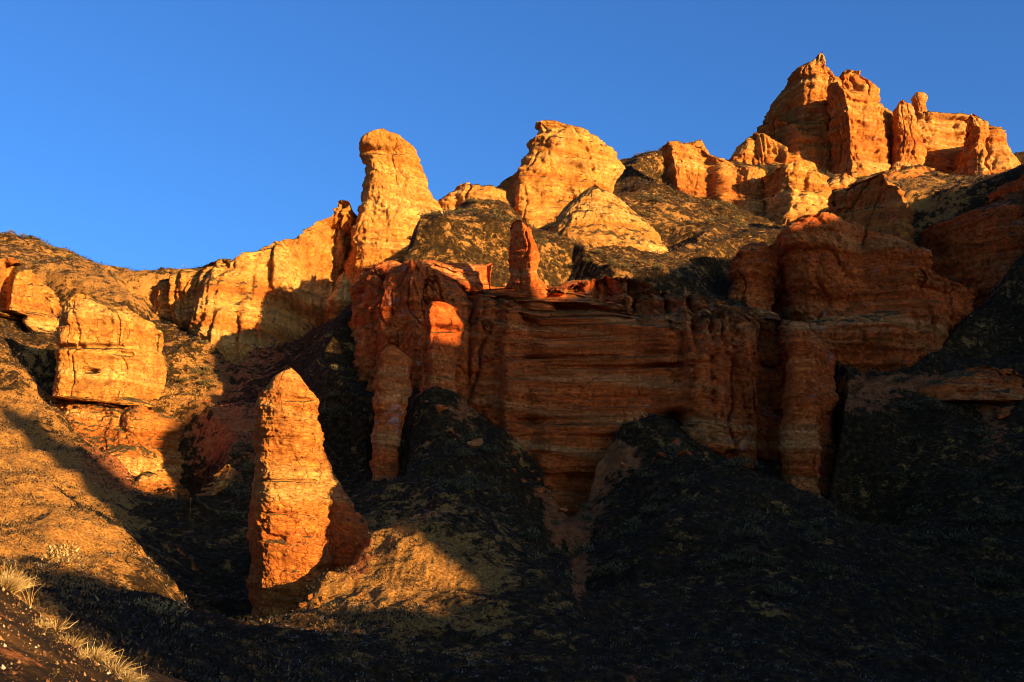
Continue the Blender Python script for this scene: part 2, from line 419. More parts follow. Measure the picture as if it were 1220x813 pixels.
def carve(x, y, z):
    px = CX + F * x / np.where(y > 1, y, 1)
    for foot, Y, T, D in FEET:
        f = np.array(foot, float)
        s = (y > Y - 4.5 * D - 4) & (y < Y + T + 40) & (px > f[0, 0] - 90) & (px < f[-1, 0] + 90)
        if not s.any(): continue
        ys, pxs, zs = y[s], px[s], z[s]
        k = (HY - np.interp(pxs, f[:, 0], f[:, 1])) / F
        d = ys - Y
        lim = np.where(d < 0, k * ys + np.clip(-d - D, 0, None) ** 2 * 0.12 + np.clip(-d - 2 * D, 0, None) * 2.0, k * Y + 0.12 * d + np.clip(d - T, 0, None) * 1.6)
        side = np.clip(np.maximum(f[0, 0] - pxs, pxs - f[-1, 0]), 0, None) / F * Y
        lim = lim - 0.25 + side * 0.6 + side * side * 0.12
        z[s] = np.minimum(zs, lim)
    return z

th = np.concatenate([np.linspace(-180, -32, 75)[:-1], np.linspace(-32, 32, 860), np.linspace(32, 180, 75)[1:]])
th = np.radians(th)
rr = np.concatenate([np.exp(np.linspace(math.log(0.4), math.log(18), 130))[:-1], np.exp(np.linspace(math.log(18), math.log(260), 760))[:-1], np.exp(np.linspace(math.log(260), math.log(3000), 90))])
TH, RR = np.meshgrid(th, rr, indexing='xy')
GX = RR * np.sin(TH); GY = RR * np.cos(TH)
GZ = terrain_height(GX, GY)
nr, nc = GX.shape
idx = np.arange(nr * nc).reshape(nr, nc)
tf = np.stack([idx[:-1, :-1], idx[:-1, 1:], idx[1:, 1:], idx[1:, :-1]], -1).reshape(-1, 4)
GPX = CX + F * GX / np.where(GY > 0.3, GY, 0.3); GPY = HY - F * GZ / np.where(GY > 0.3, GY, 0.3)

def blob(px, py, rx, ry):
    return np.exp(-(((GPX - px) / rx) ** 2 + ((GPY - py) / ry) ** 2))
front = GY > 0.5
dry = np.full(GX.shape, 0.19)  # low base keeps shaded slopes dark; sunlit ground is raised below
def dry_lit_add(v, *a):
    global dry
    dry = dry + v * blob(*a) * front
# ground tone with sun and shade painted in: straw-coloured dry grass on the left slope, the far hill and the high benches; sunlit mound patch painted paler, shaded talus scrub darker
for a in ((0, 560, 90, 110), (90, 620, 70, 60), (0, 690, 120, 60)): dry_lit_add(0.85, *a)
dry_lit_add(0.45, 240, 460, 50, 60); dry_lit_add(0.35, 60, 320, 160, 50); dry_lit_add(0.35, 170, 350, 90, 30)
dry_lit_add(0.75, 480, 690, 130, 75); dry_lit_add(0.22, 820, 260, 120, 40); dry_lit_add(0.5, 1090, 235, 70, 40); dry_lit_add(0.12, 560, 280, 120, 40); dry_lit_add(0.2, 700, 320, 120, 30)
dry_lit_add(0.5, 850, 180, 60, 20)
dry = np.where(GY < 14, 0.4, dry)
bare = np.zeros(GX.shape)
for v, a in ((0.9, (680, 600, 45, 70)), (0.8, (690, 680, 9, 50)), (0.7, (420, 650, 40, 60)), (0.75, (290, 510, 70, 60)), (0.75, (150, 550, 75, 45)), (0.7, (560, 490, 30, 20)), (0.8, (730, 545, 50, 30)),
             (0.6, (1030, 480, 60, 25)), (0.6, (1180, 500, 25, 70)), (0.55, (760, 790, 22, 35)), (0.8, (1100, 455, 120, 12)), (0.6, (300, 420, 60, 30)), (0.5, (45, 790, 60, 50))):
    bare = bare + v * blob(*a) * front
bare = np.where(RR < 14, 0.46, bare)
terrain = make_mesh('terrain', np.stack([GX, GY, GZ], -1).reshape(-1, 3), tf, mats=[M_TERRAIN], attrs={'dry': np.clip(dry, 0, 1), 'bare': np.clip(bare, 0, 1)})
tag(terrain, 'scrub-covered canyon slopes falling from the cliffs to the viewer', 'slope', kind='structure')

# long unseen hill to the right, its crest shaped to throw the valley's shade
HILL = [(-60, 18.5), (9, 18.5), (10, 19), (11, 20), (12, 22), (15, 22), (17, 26), (35, 26), (36, 20), (37, 20), (38, 20.5), (39, 20.5), (40, 26.5), (41, 20.5), (43, 20.5), (44, 21), (45, 21), (46, 21.5), (47, 21.5), (48, 22), (52, 46), (53, 50), (54, 50.5), (55, 50.5), (57, 38.5), (58, 36), (59, 37.5), (60, 37.5), (63, 39), (67, 39), (68, 41), (69, 47), (80, 52.5), (82, 52.5), (83, 50.5), (84, 50), (85, 50.5), (86, 56.5), (87, 59.5), (88, 62), (89, 63.5), (90, 64), (96, 61), (97, 57), (98, 55.5), (99, 56), (100, 56), (110, 61), (117, 61), (121, 63), (122, 63), (124, 64), (128, 64), (129, 64.5), (130, 64.5), (131, 65), (132, 65), (139, 68.5), (419, 68.5)]
HU = np.array([h[0] for h in HILL], float); HV = np.array([h[1] for h in HILL], float)
hu = np.arange(-60, 420.1, 0.7); hs = np.concatenate([np.linspace(6, 96, 46), np.linspace(97, 103, 7), np.linspace(106, 260, 40)])
HUg, HSg = np.meshgrid(hu, hs)
dist = np.abs(HSg - 100)
HX = SUN_D[0] * HSg + PERP[0] * HUg; HYg = SUN_D[1] * HSg + PERP[1] * HUg
HZ = np.interp(HUg, HU, HV) - 0.72 * dist + fbm(HX * 0.05, HYg * 0.05, 0 * HX, 4) * 5 * np.clip(dist / 30 - 0.05, 0, 1)
hi = np.arange(HX.size).reshape(HX.shape)
shade_hill = make_mesh('shade_hill', np.stack([HX, HYg, HZ], -1).reshape(-1, 3), np.stack([hi[:-1, :-1], hi[:-1, 1:], hi[1:, 1:], hi[1:, :-1]], -1).reshape(-1, 4), mats=[M_TERRAIN],
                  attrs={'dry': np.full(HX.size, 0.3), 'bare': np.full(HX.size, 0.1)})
tag(shade_hill, 'long unseen scrubby hill, crest shaped to shade the canyon', 'hill', kind='structure')

# ------------------------------------------------------------------ rocks
ROCKS = []
def rock(name, outline, Y, thick, n=2.6, batter=0.1, relief=(), dents=(), mat=None, amp=1.0, flute=0.0, step=1.4, parent=None, origin=None, ratio=1.0, deep=0.0,
         veg=False, round_top=0.0, strata=1.0, joint=1.0, jag=1.2, rim=0.9, label=None, cat=None, group=None, back=0.0):
    """a weathered rock body: stacked cross-sections between the two sides of its outline at its own distance,
    with ledges, joints and runnels worn into it"""
    o = np.array(outline, float)
    ox_, oy_ = o[:, 0], o[:, 1]
    rel = np.array(relief, float) if len(relief) else np.array([[0, 0.0]])
    R_ = lambda q: np.interp(q, rel[:, 0], rel[:, 1])
    h = step * Y / F
    pmin, pmax = oy_.min(), oy_.max()
    kz0 = (HY - pmax) / F
    z0 = kz0 * Y
    rows = max(14, int((pmax - pmin) / step))
    pys = np.linspace(pmax, pmin + 0.05, rows)
    nxt_x = np.roll(ox_, -1); nxt_y = np.roll(oy_, -1)
    pl = np.empty(rows); pr = np.empty(rows)
    for i, q in enumerate(np.minimum(pys, pmax - 0.05)):
        c = (np.minimum(oy_, nxt_y) <= q) & (np.maximum(oy_, nxt_y) > q)
        t = (q - oy_[c]) / (nxt_y[c] - oy_[c])
        xi = ox_[c] + t * (nxt_x[c] - ox_[c])
        pl[i], pr[i] = xi.min(), xi.max()
    for i in range(1, rows):            # broken tops: keep the section wide and let the top line cut it
        pl[i] = min(pl[i], pl[i - 1] + 3.5 * step)
        pr[i] = max(pr[i], pr[i - 1] - 3.5 * step)
    def zof(py_, b_, px_):
        k = (HY - py_) / F
        return k * (Y - batter * z0 + 0.3 * np.minimum(b_, 4.0) + R_(px_)) / (1 - k * batter)
    a0 = np.maximum((pr - pl) / 2 / F * Y, 0.02)
    b = np.minimum(thick, np.maximum(a0 * ratio, 0.02))
    off = np.zeros(rows)
    if deep:
        kx = max(2, int(deep / h))
        off = np.concatenate([np.linspace(deep, h, kx), off]); pys = np.concatenate([np.full(kx, pmax), pys])
        pl = np.concatenate([np.full(kx, pl[0]), pl]); pr = np.concatenate([np.full(kx, pr[0]), pr]); b = np.concatenate([np.full(kx, b[0]), b])
        rows += kx
    w = 1 - 0.6 * min(1, max(0, (n - 2) / 4))
    wl = np.where(pl < CX, w, 2 - w)[:, None]; wr = np.where(pr < CX, 2 - w, w)[:, None]
    a = np.maximum((pr - pl) / 2 / F * Y, 0.02)
    amax = a.max()
    per = amax * 2 + thick * 2
    nf = max(40, int(per / h)); nb = max(16, nf // 5)
    t = np.concatenate([np.linspace(math.pi, 2 * math.pi, nf, endpoint=False), np.linspace(0, math.pi, nb, endpoint=False)])
    ct, st = np.cos(t), np.sin(t)
    sx = np.sign(ct) * np.abs(ct) ** (2 / n); sy = np.sign(st) * np.abs(st) ** (2 / n)
    px = ((pl + pr) / 2)[:, None] + ((pr - pl) / 2)[:, None] * sx[None]
    bb = b[:, None]
    ZZ = zof(pys[:, None], bb, px) - off[:, None]
    zmin = ZZ.min()
    Yf = Y + batter * np.maximum(ZZ - z0, 0)
    X = (px - CX) / F * (Yf + R_(px) + bb * (wl + (wr - wl) * (sx[None] + 1) / 2))
    YY = Yf + bb + bb * sy[None]
    py = HY - F * ZZ / YY
    YY = YY + R_(px) * np.where(sy[None] < 0.2, 1, 0.6)
    for dx, dy, rx, ry, dd in dents:
        YY = YY + dd * np.exp(-np.abs((px - dx) / rx) ** 3 - np.abs((py - dy) / ry) ** 3) * (sy[None] < 0.3)
    # top line: nothing stands above the outline's own upper edge
    gx = np.linspace(ox_.min(), ox_.max(), 500)
    tpy = np.full(500, 1e9)
    for j in range(len(ox_)):
        x0, x1, ya, yb = ox_[j], nxt_x[j], oy_[j], nxt_y[j]
        if abs(x1 - x0) < 1e-6: continue
        s = (gx - x0) / (x1 - x0)
        ok = (s >= -0.02) & (s <= 1.02)
        tpy[ok] = np.minimum(tpy[ok], ya + s[ok] * (yb - ya))
    tpy = np.minimum.reduce([tpy, np.roll(tpy, 2), np.roll(tpy, -2)])
    tpy[tpy > 1e8] = pmin
    tpy = tpy + jag * (pn(gx / 16.0 + Y, gx * 0 + 3.3, gx * 0) * 1.6 + pn(gx / 5.0 + Y, gx * 0 + 8.3, gx * 0) * 0.9)
    tz = zof(np.interp(px, gx, tpy), b[:, None], px)
    over = ZZ > tz + 0.01
    ZZ = np.where(over, tz, ZZ)
    if rim:
        rm = rim * np.clip(1 + 0.9 * pn(px / 22.0, px * 0 + Y, px * 0) + 0.25 * pn(px / 7.0, px * 0 + Y, px * 0 + 5), 0.35, 1.8)
        sb = rm * np.clip(1 - (tz - ZZ) / (rm * 1.3), 0, 1) ** 2
        YY = YY + sb * np.clip(-sy[None] * 1.5 + 0.2, 0, 1)
        ZZ = ZZ + np.clip(tz, 0, None) * sb / Y
    # close the top with shrinking rings
    K = max(4, int(min(amax, thick) / h / 3)); K = min(K, 40)
    for k in range(1, K + 1):
        f = 1 - k / K
        cxx = X[rows - 1].mean(); cyy = YY[rows - 1].mean()
        if k == 1: xr0, yr0, zr0 = X[-1].copy(), YY[-1].copy(), ZZ[-1].copy()
        X = np.vstack([X, cxx + (xr0 - cxx) * f]); YY = np.vstack([YY, cyy + (yr0 - cyy) * f]); ZZ = np.vstack([ZZ, zr0])
        over = np.vstack([over, np.ones((1, len(t)), bool)])
    ox = np.sign(sx) * np.abs(sx) ** (n - 1); oy = np.sign(sy) * np.abs(sy) ** (n - 1)
    ln = np.hypot(ox, oy); ox = (ox / ln)[None]; oy = (oy / ln)[None]
    S = Y / 130.0
    q = 1.0 / max(0.55, min(1.3, S))            # nearer rocks show finer structure
    Lz = ZZ + 0.10 * X + 0.8 * pn(X * 0.05, YY * 0.05, ZZ * 0.05)
    d = fbm(X * 0.09 * q, YY * 0.09 * q, ZZ * 0.07 * q, 3) * 1.5 / q
    s1 = np.tanh(4 * pn(X * 0.045 * q, YY * 0.045 * q, Lz * 0.42 * q))
    s2 = np.tanh(4 * pn(X * 0.10 * q + 40, YY * 0.10 * q, Lz * 1.25 * q))
    s3 = pn(X * 0.2 * q + 80, YY * 0.2 * q, Lz * 3.3 * q)
    d = d + strata * (s1 * 0.34 + s2 * 0.20 + s3 * 0.18) / q
    jn = pn(X * 0.17 * q + 7 + 0.3 * pn(ZZ * .3, X * .3, YY * .3), YY * 0.17 * q, Lz * 0.035 * q)
    d = d - joint * np.exp(-(jn / 0.035) ** 2) * 0.55 / q
    jn2 = pn(X * 0.45 * q + 31, YY * 0.45 * q + 3, Lz * 0.12 * q)
    d = d - joint * np.exp(-(jn2 / 0.05) ** 2) * 0.22 / q
    sp = pn(X * 0.11 * q + 60, YY * 0.11 * q, Lz * 0.075 * q + 4); d = d + np.tanh(7 * (sp - 0.12)) * 0.45 / q
    sp = pn(X * 0.3 * q + 90, YY * 0.3 * q, Lz * 0.22 * q + 4); d = d + np.tanh(6 * (sp - 0.1)) * 0.2 / q
    pk = np.abs(pn(X * 1.1 * q, YY * 1.1 * q, Lz * 1.7 * q + 44)); d = d + (pk - 0.2) * 0.35 / q
    pk = np.abs(pn(X * 2.6 * q, YY * 2.6 * q, Lz * 3.6 * q + 14)); d = d + (pk - 0.2) * 0.20 / q
    d = d + fbm(X * 0.8 * q, YY * 0.8 * q, ZZ * 0.9 * q, 4, gain=0.6) * 0.26 / q
    if flute:
        fl = np.abs(pn(X * 0.34 + 0.25 * pn(ZZ * .12, X * .1, YY * .1), YY * 0.10, ZZ * 0.03 + 11))
        fl2 = np.abs(pn(X * 1.0 + 0.4 * pn(ZZ * .2, X * .2, YY * .2), YY * 0.25, ZZ * 0.06 + 3))
        d = d + flute * ((fl - 0.25) * 3.2 + (fl2 - 0.25) * 1.4)
    edge = np.where(over, 0.2, 1.0)
    lim = np.vstack([np.minimum(1, a / 1.6)[:, None], np.full((K, 1), min(1, a[-1] / 1.6))])
    d = d * amp * edge * lim
    X = X + ox * d; YY = YY + oy * d
    ZZ = ZZ + (fbm(X * 0.5, YY * 0.5, ZZ * 0.2 + 5, 4, gain=0.6) * 0.5 + pn(X * 0.13, YY * 0.13, ZZ * .1) * 0.5) * amp * np.where(over, 1.0, 0.35) * lim / q
    R, C = X.shape
    i = np.arange(R * C).reshape(R, C)
    j = np.roll(i, -1, 1)
    fc = np.stack([i[:-1], j[:-1], j[1:], i[1:]], -1).reshape(-1, 4)
    V = np.stack([X, YY, ZZ], -1).reshape(-1, 3)
    org = origin if origin is not None else (V[:, 0].mean(), V[:, 1].mean(), zmin)
    ob = make_mesh(name, V, fc, mats=[mat], parent=parent, origin=org)
    if parent is None: tag(ob, label, cat, group)
    elif label: ob['label'] = label
    if veg: ROCKS.append((V, fc))
    return ob

# far fluted ridge
rock('badland_ridge', [(178, 346), (185, 333), (200, 324), (225, 317), (245, 309), (262, 310), (274, 304), (282, 311), (300, 307), (330, 291), (345, 287), (360, 282), (375, 272), (392, 263), (404, 256), (414, 251), (422, 252), (432, 268),
     (434, 330), (432, 400), (415, 405), (370, 425), (330, 470), (280, 462), (262, 442), (235, 412), (200, 387)], 150, 14, n=3, batter=0.45,
     relief=[(178, 7), (230, 3), (275, 0), (330, 2), (355, 5), (375, 10), (400, 14), (434, 15)], mat=M_BUFF, flute=1.3, strata=0.4, joint=0.3, deep=4,
     label='pale fluted badland ridge between the grassy far hill and the tall tower', cat='rock ridge')
# lit toe of the ridge at the foot of the tower
rock('rock_rib', [(398, 400), (400, 360), (404, 330), (410, 322), (416, 340), (418, 385), (416, 412)], 168, 4, batter=0.2, mat=M_BUFF, deep=5,
     label='narrow sunlit rib wedged between fluted ridge and dark cliff corner', cat='rock')

# tall tower
rock('rock_tower', [(408, 390), (410, 330), (413, 285), (417, 256), (422, 236), (428, 218), (432, 200), (431, 186), (426, 181), (425, 175), (428, 167), (436, 159), (446, 155), (461, 154), (479, 160), (492, 168), (500, 180), (505, 196), (512, 217), (520, 229), (538, 246), (560, 262), (540, 300), (500, 390)], 172, 10, n=2.5, batter=0.05,
     relief=[(420, 2), (432, 0), (470, 0)], dents=[(458, 178, 34, 4, 1.6)], jag=0.4, rim=0.5, mat=M_BUFF, amp=0.8, deep=3, strata=0.7, joint=0.35,
     label='tall round-headed sandstone tower rising alone above the left skyline', cat='rock tower')

rock('rock_ridge', [(500, 300), (505, 262), (520, 236), (536, 229), (544, 222), (553, 217), (562, 223), (575, 225), (590, 223), (604, 236), (612, 262), (600, 300)], 172, 6, batter=0.35, mat=M_BUFF, deep=3,
     label='low broken rock ridge linking the round-headed tower to the leaning slab', cat='rock ridge')

rock('leaning_slab', [(590, 300), (588, 226), (606, 205), (621, 186), (630, 178), (627, 165), (641, 161), (637, 147), (654, 144), (669, 148), (702, 158), (725, 167), (736, 176), (742, 196), (735, 211), (728, 222), (700, 300)], 176, 9, n=3.4, batter=0.28,
     relief=[(588, 9), (606, 6), (618, 0), (680, 0), (742, 3)], jag=0.4, rim=0.5, mat=M_BUFF, deep=4, amp=0.9,
     label='huge tilted sandstone slab with overhanging upper left corner on the skyline', cat='rock slab')

rock('rock_dome', [(645, 285), (651, 267), (673, 245), (695, 227), (708, 222), (732, 233), (761, 252), (784, 270), (796, 290), (791, 304), (769, 308), (706, 306), (670, 300)], 148, 12, n=2.3, batter=0.85, mat=M_BUFF, deep=3, amp=0.7, veg=True, strata=0.4, joint=0.6,
     label='smooth pale sandstone dome bulging from the scrub below the leaning slab', cat='rock dome')

rock('rock_ledge', [(786, 222), (789, 178), (797, 172), (806, 171), (840, 176), (873, 190), (905, 200), (912, 262), (881, 262), (833, 240), (800, 230)], 192, 12, n=4, batter=0.25,
     relief=[(786, 2), (796, 0), (806, 1), (835, 2), (850, 0), (870, 0.5), (885, -1), (910, 0)], mat=M_ORANGE, deep=4, veg=True,
     label='long cracked rock ledge with shrubs on top, left of the pale buttress', cat='rock ledge')
rock('rock_buttress', [(903, 232), (903, 212), (925, 198), (954, 194), (971, 206), (984, 213), (995, 243), (984, 256), (960, 262), (940, 278), (905, 262)], 184, 8, n=3, batter=0.3,
     relief=[(903, 6), (918, 1), (930, 0), (990, 2)], mat=M_BUFF, deep=4,
     label='squat pale buttress directly under the highest crag', cat='rock')

# highest crag
o_ = P(1000, 212, 230)
t_ = root('rock_crag', o_, 'highest orange crag with a pointed stepped summit on the right skyline', 'rock crag')
rock('summit', [(900, 175), (906, 154), (906, 140), (912, 127), (923, 108), (938, 92), (943, 79), (962, 73), (971, 65), (980, 62), (987, 67), (991, 82), (1002, 100), (1010, 130), (1000, 180)], 232, 10, n=3, batter=0.12,
     relief=[(900, 9), (925, 6), (945, 1), (985, 0), (1005, -1)], jag=0.4, rim=0.5, mat=M_ORANGE, parent=t_, origin=o_, deep=3)
rock('upper_block', [(990, 160), (994, 88), (1000, 86), (1028, 86), (1037, 95), (1043, 116), (1060, 160)], 235, 8, n=4, batter=0.08, jag=0.4, rim=0.5, mat=M_ORANGE, parent=t_, origin=o_)
rock('buttress', [(955, 225), (968, 190), (980, 150), (983, 112), (990, 101), (998, 98), (1006, 112), (1030, 112), (1046, 120), (1062, 129), (1068, 150), (1076, 175), (1078, 215), (1000, 225)], 219, 13, n=3, batter=0.22,
     relief=[(955, 14), (975, 9), (993, 1), (998, 0), (1040, 3), (1078, 8)], mat=M_ORANGE, parent=t_, origin=o_, deep=4)
rock('shoulder', [(895, 215), (898, 180), (905, 148), (925, 140), (960, 150), (990, 180), (990, 230)], 229, 10, n=3, batter=0.3, relief=[(895, 8), (940, 0), (990, -2)], mat=M_ORANGE, parent=t_, origin=o_, flute=0.5, deep=3)
rock('skirt', [(862, 192), (880, 172), (896, 158), (915, 160), (950, 185), (972, 210), (965, 230), (900, 215)], 224, 8, n=2.5, batter=0.6, mat=M_BUFF, parent=t_, origin=o_, flute=0.9, strata=0.5, deep=3)
rock('ledge', [(970, 268), (976, 228), (988, 213), (1008, 207), (1022, 214), (1018, 240), (1004, 268)], 198, 6, n=3, batter=0.4, mat=M_ORANGE, parent=t_, origin=o_, deep=3)
rock('ledge', [(1008, 236), (1013, 214), (1040, 206), (1080, 203), (1104, 198), (1126, 209), (1142, 214), (1142, 230)], 208, 5, n=3, batter=0.5, mat=M_ORANGE, parent=t_, origin=o_, deep=3, jag=2.0)
rock('column', [(1056, 216), (1060, 170), (1061, 130), (1066, 122), (1076, 119), (1087, 123), (1092, 140), (1100, 160), (1102, 180), (1096, 205), (1090, 218)], 222, 6, n=2.4, batter=0.12, jag=0.4, rim=0.5, mat=M_ORANGE, parent=t_, origin=o_, amp=0.7, deep=3)
rock('saddle', [(1040, 216), (1050, 140), (1090, 134), (1109, 137), (1142, 139), (1160, 138), (1165, 216)], 232, 12, n=4, batter=0.1, mat=M_ORANGE, parent=t_, origin=o_, deep=3, veg=True)
rock('balanced_rock', [(1092, 141), (1090, 132), (1086, 122), (1085, 116), (1091, 110), (1100, 110), (1105, 114), (1104, 126), (1106, 134), (1104, 142)], 236, 2.2, n=2.2, batter=0.0, jag=0.4, rim=0.5, mat=M_ORANGE, amp=0.35, deep=0.6, step=0.9,
     label='small knobbly rock perched on the saddle of the right skyline', cat='balanced rock')
rock('rock_butte', [(1136, 222), (1139, 200), (1141, 167), (1146, 142), (1155, 136), (1176, 140), (1190, 151), (1203, 154), (1206, 170), (1212, 188), (1216, 225)], 220, 9, n=3, batter=0.12, relief=[(1136, 3), (1150, 0), (1190, 0), (1195, 3), (1215, 4)], mat=M_ORANGE, deep=4,
     label='square orange butte closing the skyline at the far right end', cat='butte')

rock('rock_outcrop', [(985, 275), (990, 226), (1005, 222), (1028, 217), (1052, 207), (1072, 222), (1086, 242), (1076, 275)], 158, 9, n=3, batter=0.4, relief=[(985, 10), (1062, 0), (1086, 1)], mat=M_ORANGE, deep=3, veg=True,
     label='dim reddish outcrop with grassy crown below the highest crag', cat='rock outcrop')

# upper shaded cliff on the right
o_ = P(1030, 450, 136)
t_ = root('cliff', o_, 'dark red upper cliff in shade under a rounded scrubby brow, right of the long wall', 'cliff')
rock('cliff_face', [(914, 420), (916, 300), (919, 282), (943, 266), (969, 258), (1006, 259), (1040, 270), (1065, 285), (1095, 300), (1106, 325), (1130, 335), (1153, 345), (1157, 358), (1150, 375), (1140, 392), (1120, 415), (1100, 438), (1085, 460), (1000, 490), (960, 490)], 130, 15, n=4, batter=0.25,
     relief=[(914, 3), (922, 0), (1000, 1), (1060, -1), (1120, 2), (1155, 7)], mat=M_RED, parent=t_, origin=o_, deep=4, veg=True,
     dents=[(1000, 395, 45, 16, -1.6), (1080, 330, 40, 10, -1.5), (960, 370, 30, 25, 1.2)])
rock('side_wall', [(868, 370), (874, 310), (885, 292), (912, 290), (925, 300), (925, 390)], 138, 8, n=3, batter=0.2, mat=M_RED, parent=t_, origin=o_, deep=3)
rock('rock_shoulder', [(1078, 300), (1082, 262), (1092, 247), (1115, 236), (1142, 225), (1176, 211), (1187, 193), (1213, 189), (1260, 175), (1420, 140), (1420, 430), (1150, 430), (1100, 330)], 138, 16, n=4, batter=0.55, mat=M_RED, deep=4, veg=True,
     relief=[(1078, 3), (1140, 0), (1220, -3), (1420, -8)],
     label='dark shaded rock shoulder leaving the picture at the right edge', cat='rock shoulder')

rock('rock_ledge', [(1085, 478), (1092, 458), (1110, 446), (1150, 438), (1200, 446), (1240, 452), (1330, 450), (1330, 480), (1230, 486), (1190, 500), (1170, 482), (1120, 474)], 119, 5, n=3, batter=0.6, mat=M_RED, deep=3, jag=2.0, amp=0.9,
     label='low shaded rock band crossing the dark slope at the right edge', cat='rock ledge')

# the long wall
o_ = P(700, 560, 120)
t_ = root('cliff', o_, 'long red sandstone wall in shade across the middle, streaked white and jointed', 'cliff')
rock('cliff_face', [(420, 400), (421, 345), (428, 322), (438, 315), (455, 316), (480, 318), (505, 316), (522, 326), (540, 338), (560, 350), (590, 356), (606, 350), (640, 342), (655, 352), (690, 342), (720, 334), (760, 339), (800, 350), (850, 354), (900, 364), (935, 373), (970, 386), (986, 396),
     (993, 430), (1000, 470), (1012, 520), (1062, 640), (1050, 670), (985, 665), (800, 600), (700, 690), (600, 640), (440, 620), (424, 560), (420, 460)], 115, 11, n=7, batter=0.2,
     relief=[(420, 9), (430, 7.4), (460, 4.4), (496, 1.2), (506, 1.6), (556, 2.0), (575, 1), (596, 0.8), (601, -0.6), (636, 0.2), (640, -1.2), (668, -1.5), (674, 0.2), (704, 0.9), (710, 2.2), (740, 1.4), (746, -0.2), (785, -0.8), (806, -1.2), (813, -3.4), (850, -3.0), (856, -1.5), (880, -1.4), (892, 0.5), (896, 4.8), (931, 4.8), (940, 0), (985, 1), (1010, 4), (1060, 8)],
     dents=[(916, 405, 20, 22, 4.5), (916, 450, 18, 34, 3.0), (790, 345, 150, 10, 1.6), (800, 368, 120, 8, 1.2), (800, 500, 18, 9, 3.0), (640, 500, 28, 5, 1.6), (760, 400, 60, 12, -0.9), (700, 440, 10, 40, 0.9), (840, 545, 40, 6, 1.4), (600, 415, 60, 22, 1.0), (860, 400, 60, 10, 1.2), (709, 456, 2.6, 28, 1.8), (770, 437, 55, 2.4, 1.4), (668, 470, 2.0, 22, 1.2), (560, 430, 2.0, 30, 1.0), (640, 425, 30, 2.2, 1.1), (840, 470, 2.2, 40, 1.0), (780, 520, 26, 3, 1.3), (1010, 350, 3, 40, 1.2)],
     mat=M_WALL, parent=t_, origin=o_, deep=4, step=1.25, veg=True, strata=0.42, joint=2.0, jag=3.0, rim=5.0, amp=1.25)
rock('buttress', [(455, 416), (462, 410), (469, 409), (491, 430), (489, 470), (485, 520), (482, 580), (470, 592), (444, 585), (442, 520), (447, 470), (450, 440)], 110.5, 2.6, n=3.2, batter=0.1, mat=M_RED, parent=t_, origin=o_, amp=0.55, deep=4, label='free-standing square-cut pier of banded rock')
rock('buttress', [(500, 470), (501, 400), (505, 370), (512, 360), (522, 357), (545, 364), (556, 384), (557, 404), (549, 425), (546, 470)], 114.0, 3.0, n=4, batter=0.12, mat=M_RED, parent=t_, origin=o_, amp=0.5, deep=7, dents=[(506, 425, 6, 40, 1.6), (528, 391, 22, 4, 1.3)], label='orange-topped niche block')
rock('buttress', [(939, 384), (950, 380), (961, 382), (967, 420), (973, 470), (977, 530), (985, 600), (930, 595), (932, 520), (938, 450)], 110.8, 3.4, n=3.2, batter=0.12, mat=M_RED, parent=t_, origin=o_, amp=0.6, deep=4, label='tall pier beside a dark recess')
rock('pinnacle', [(600, 370), (607, 335), (608, 300), (606, 271), (613, 265), (622, 264), (633, 270), (638, 289), (640, 325), (655, 352), (662, 372)], 124.5, 1.7, n=2.8, batter=0.05, relief=[(600, 2.6), (632, 0), (662, 0.6)], mat=M_RED, parent=t_, origin=o_, amp=0.5, deep=2)

# the lone pillar
o_ = P(345, 745, 74)
t_ = root('rock_pillar', o_, 'lone tapering orange pillar standing in the valley in full sun', 'rock pillar')
rock('shaft', [(298, 770), (301, 700), (302, 640), (304, 560), (308, 520), (312, 487), (317, 469), (324, 458), (330, 448), (339, 441), (346, 438), (352, 446), (359, 456), (369, 466), (376, 477), (369, 487), (372, 500), (379, 512), (380, 535), (390, 572), (384, 590), (391, 612), (386, 640), (395, 690), (394, 760)], 70.6, 2.8, n=2.8, batter=0.02,
     relief=[(298, 2.8), (311, 1.5), (320, 0.25), (330, 0), (365, 0.1), (395, 0.9)], mat=M_ORANGE, parent=t_, origin=o_, amp=0.72, deep=3, step=0.9, strata=0.9, joint=0.35, rim=0.25, jag=1.0,
     dents=[(345, 573, 42, 1.5, 0.5), (338, 522, 30, 1.4, 0.4), (334, 641, 12, 4, 0.8), (378, 638, 14, 2, 0.5), (360, 476, 12, 2.5, 0.6), (350, 500, 26, 1.4, 0.4), (345, 612, 40, 1.2, 0.3), (345, 657, 40, 8, -0.35)])
rock('skirt', [(360, 780), (372, 560), (384, 532), (393, 555), (403, 575), (420, 598), (438, 620), (447, 650), (450, 700), (450, 780)], 74.5, 2.6, n=2.2, batter=0.35, mat=M_RED, parent=t_, origin=o_, amp=0.5, flute=0.3, deep=3, step=1.2, label='sloping red side flange in shade')

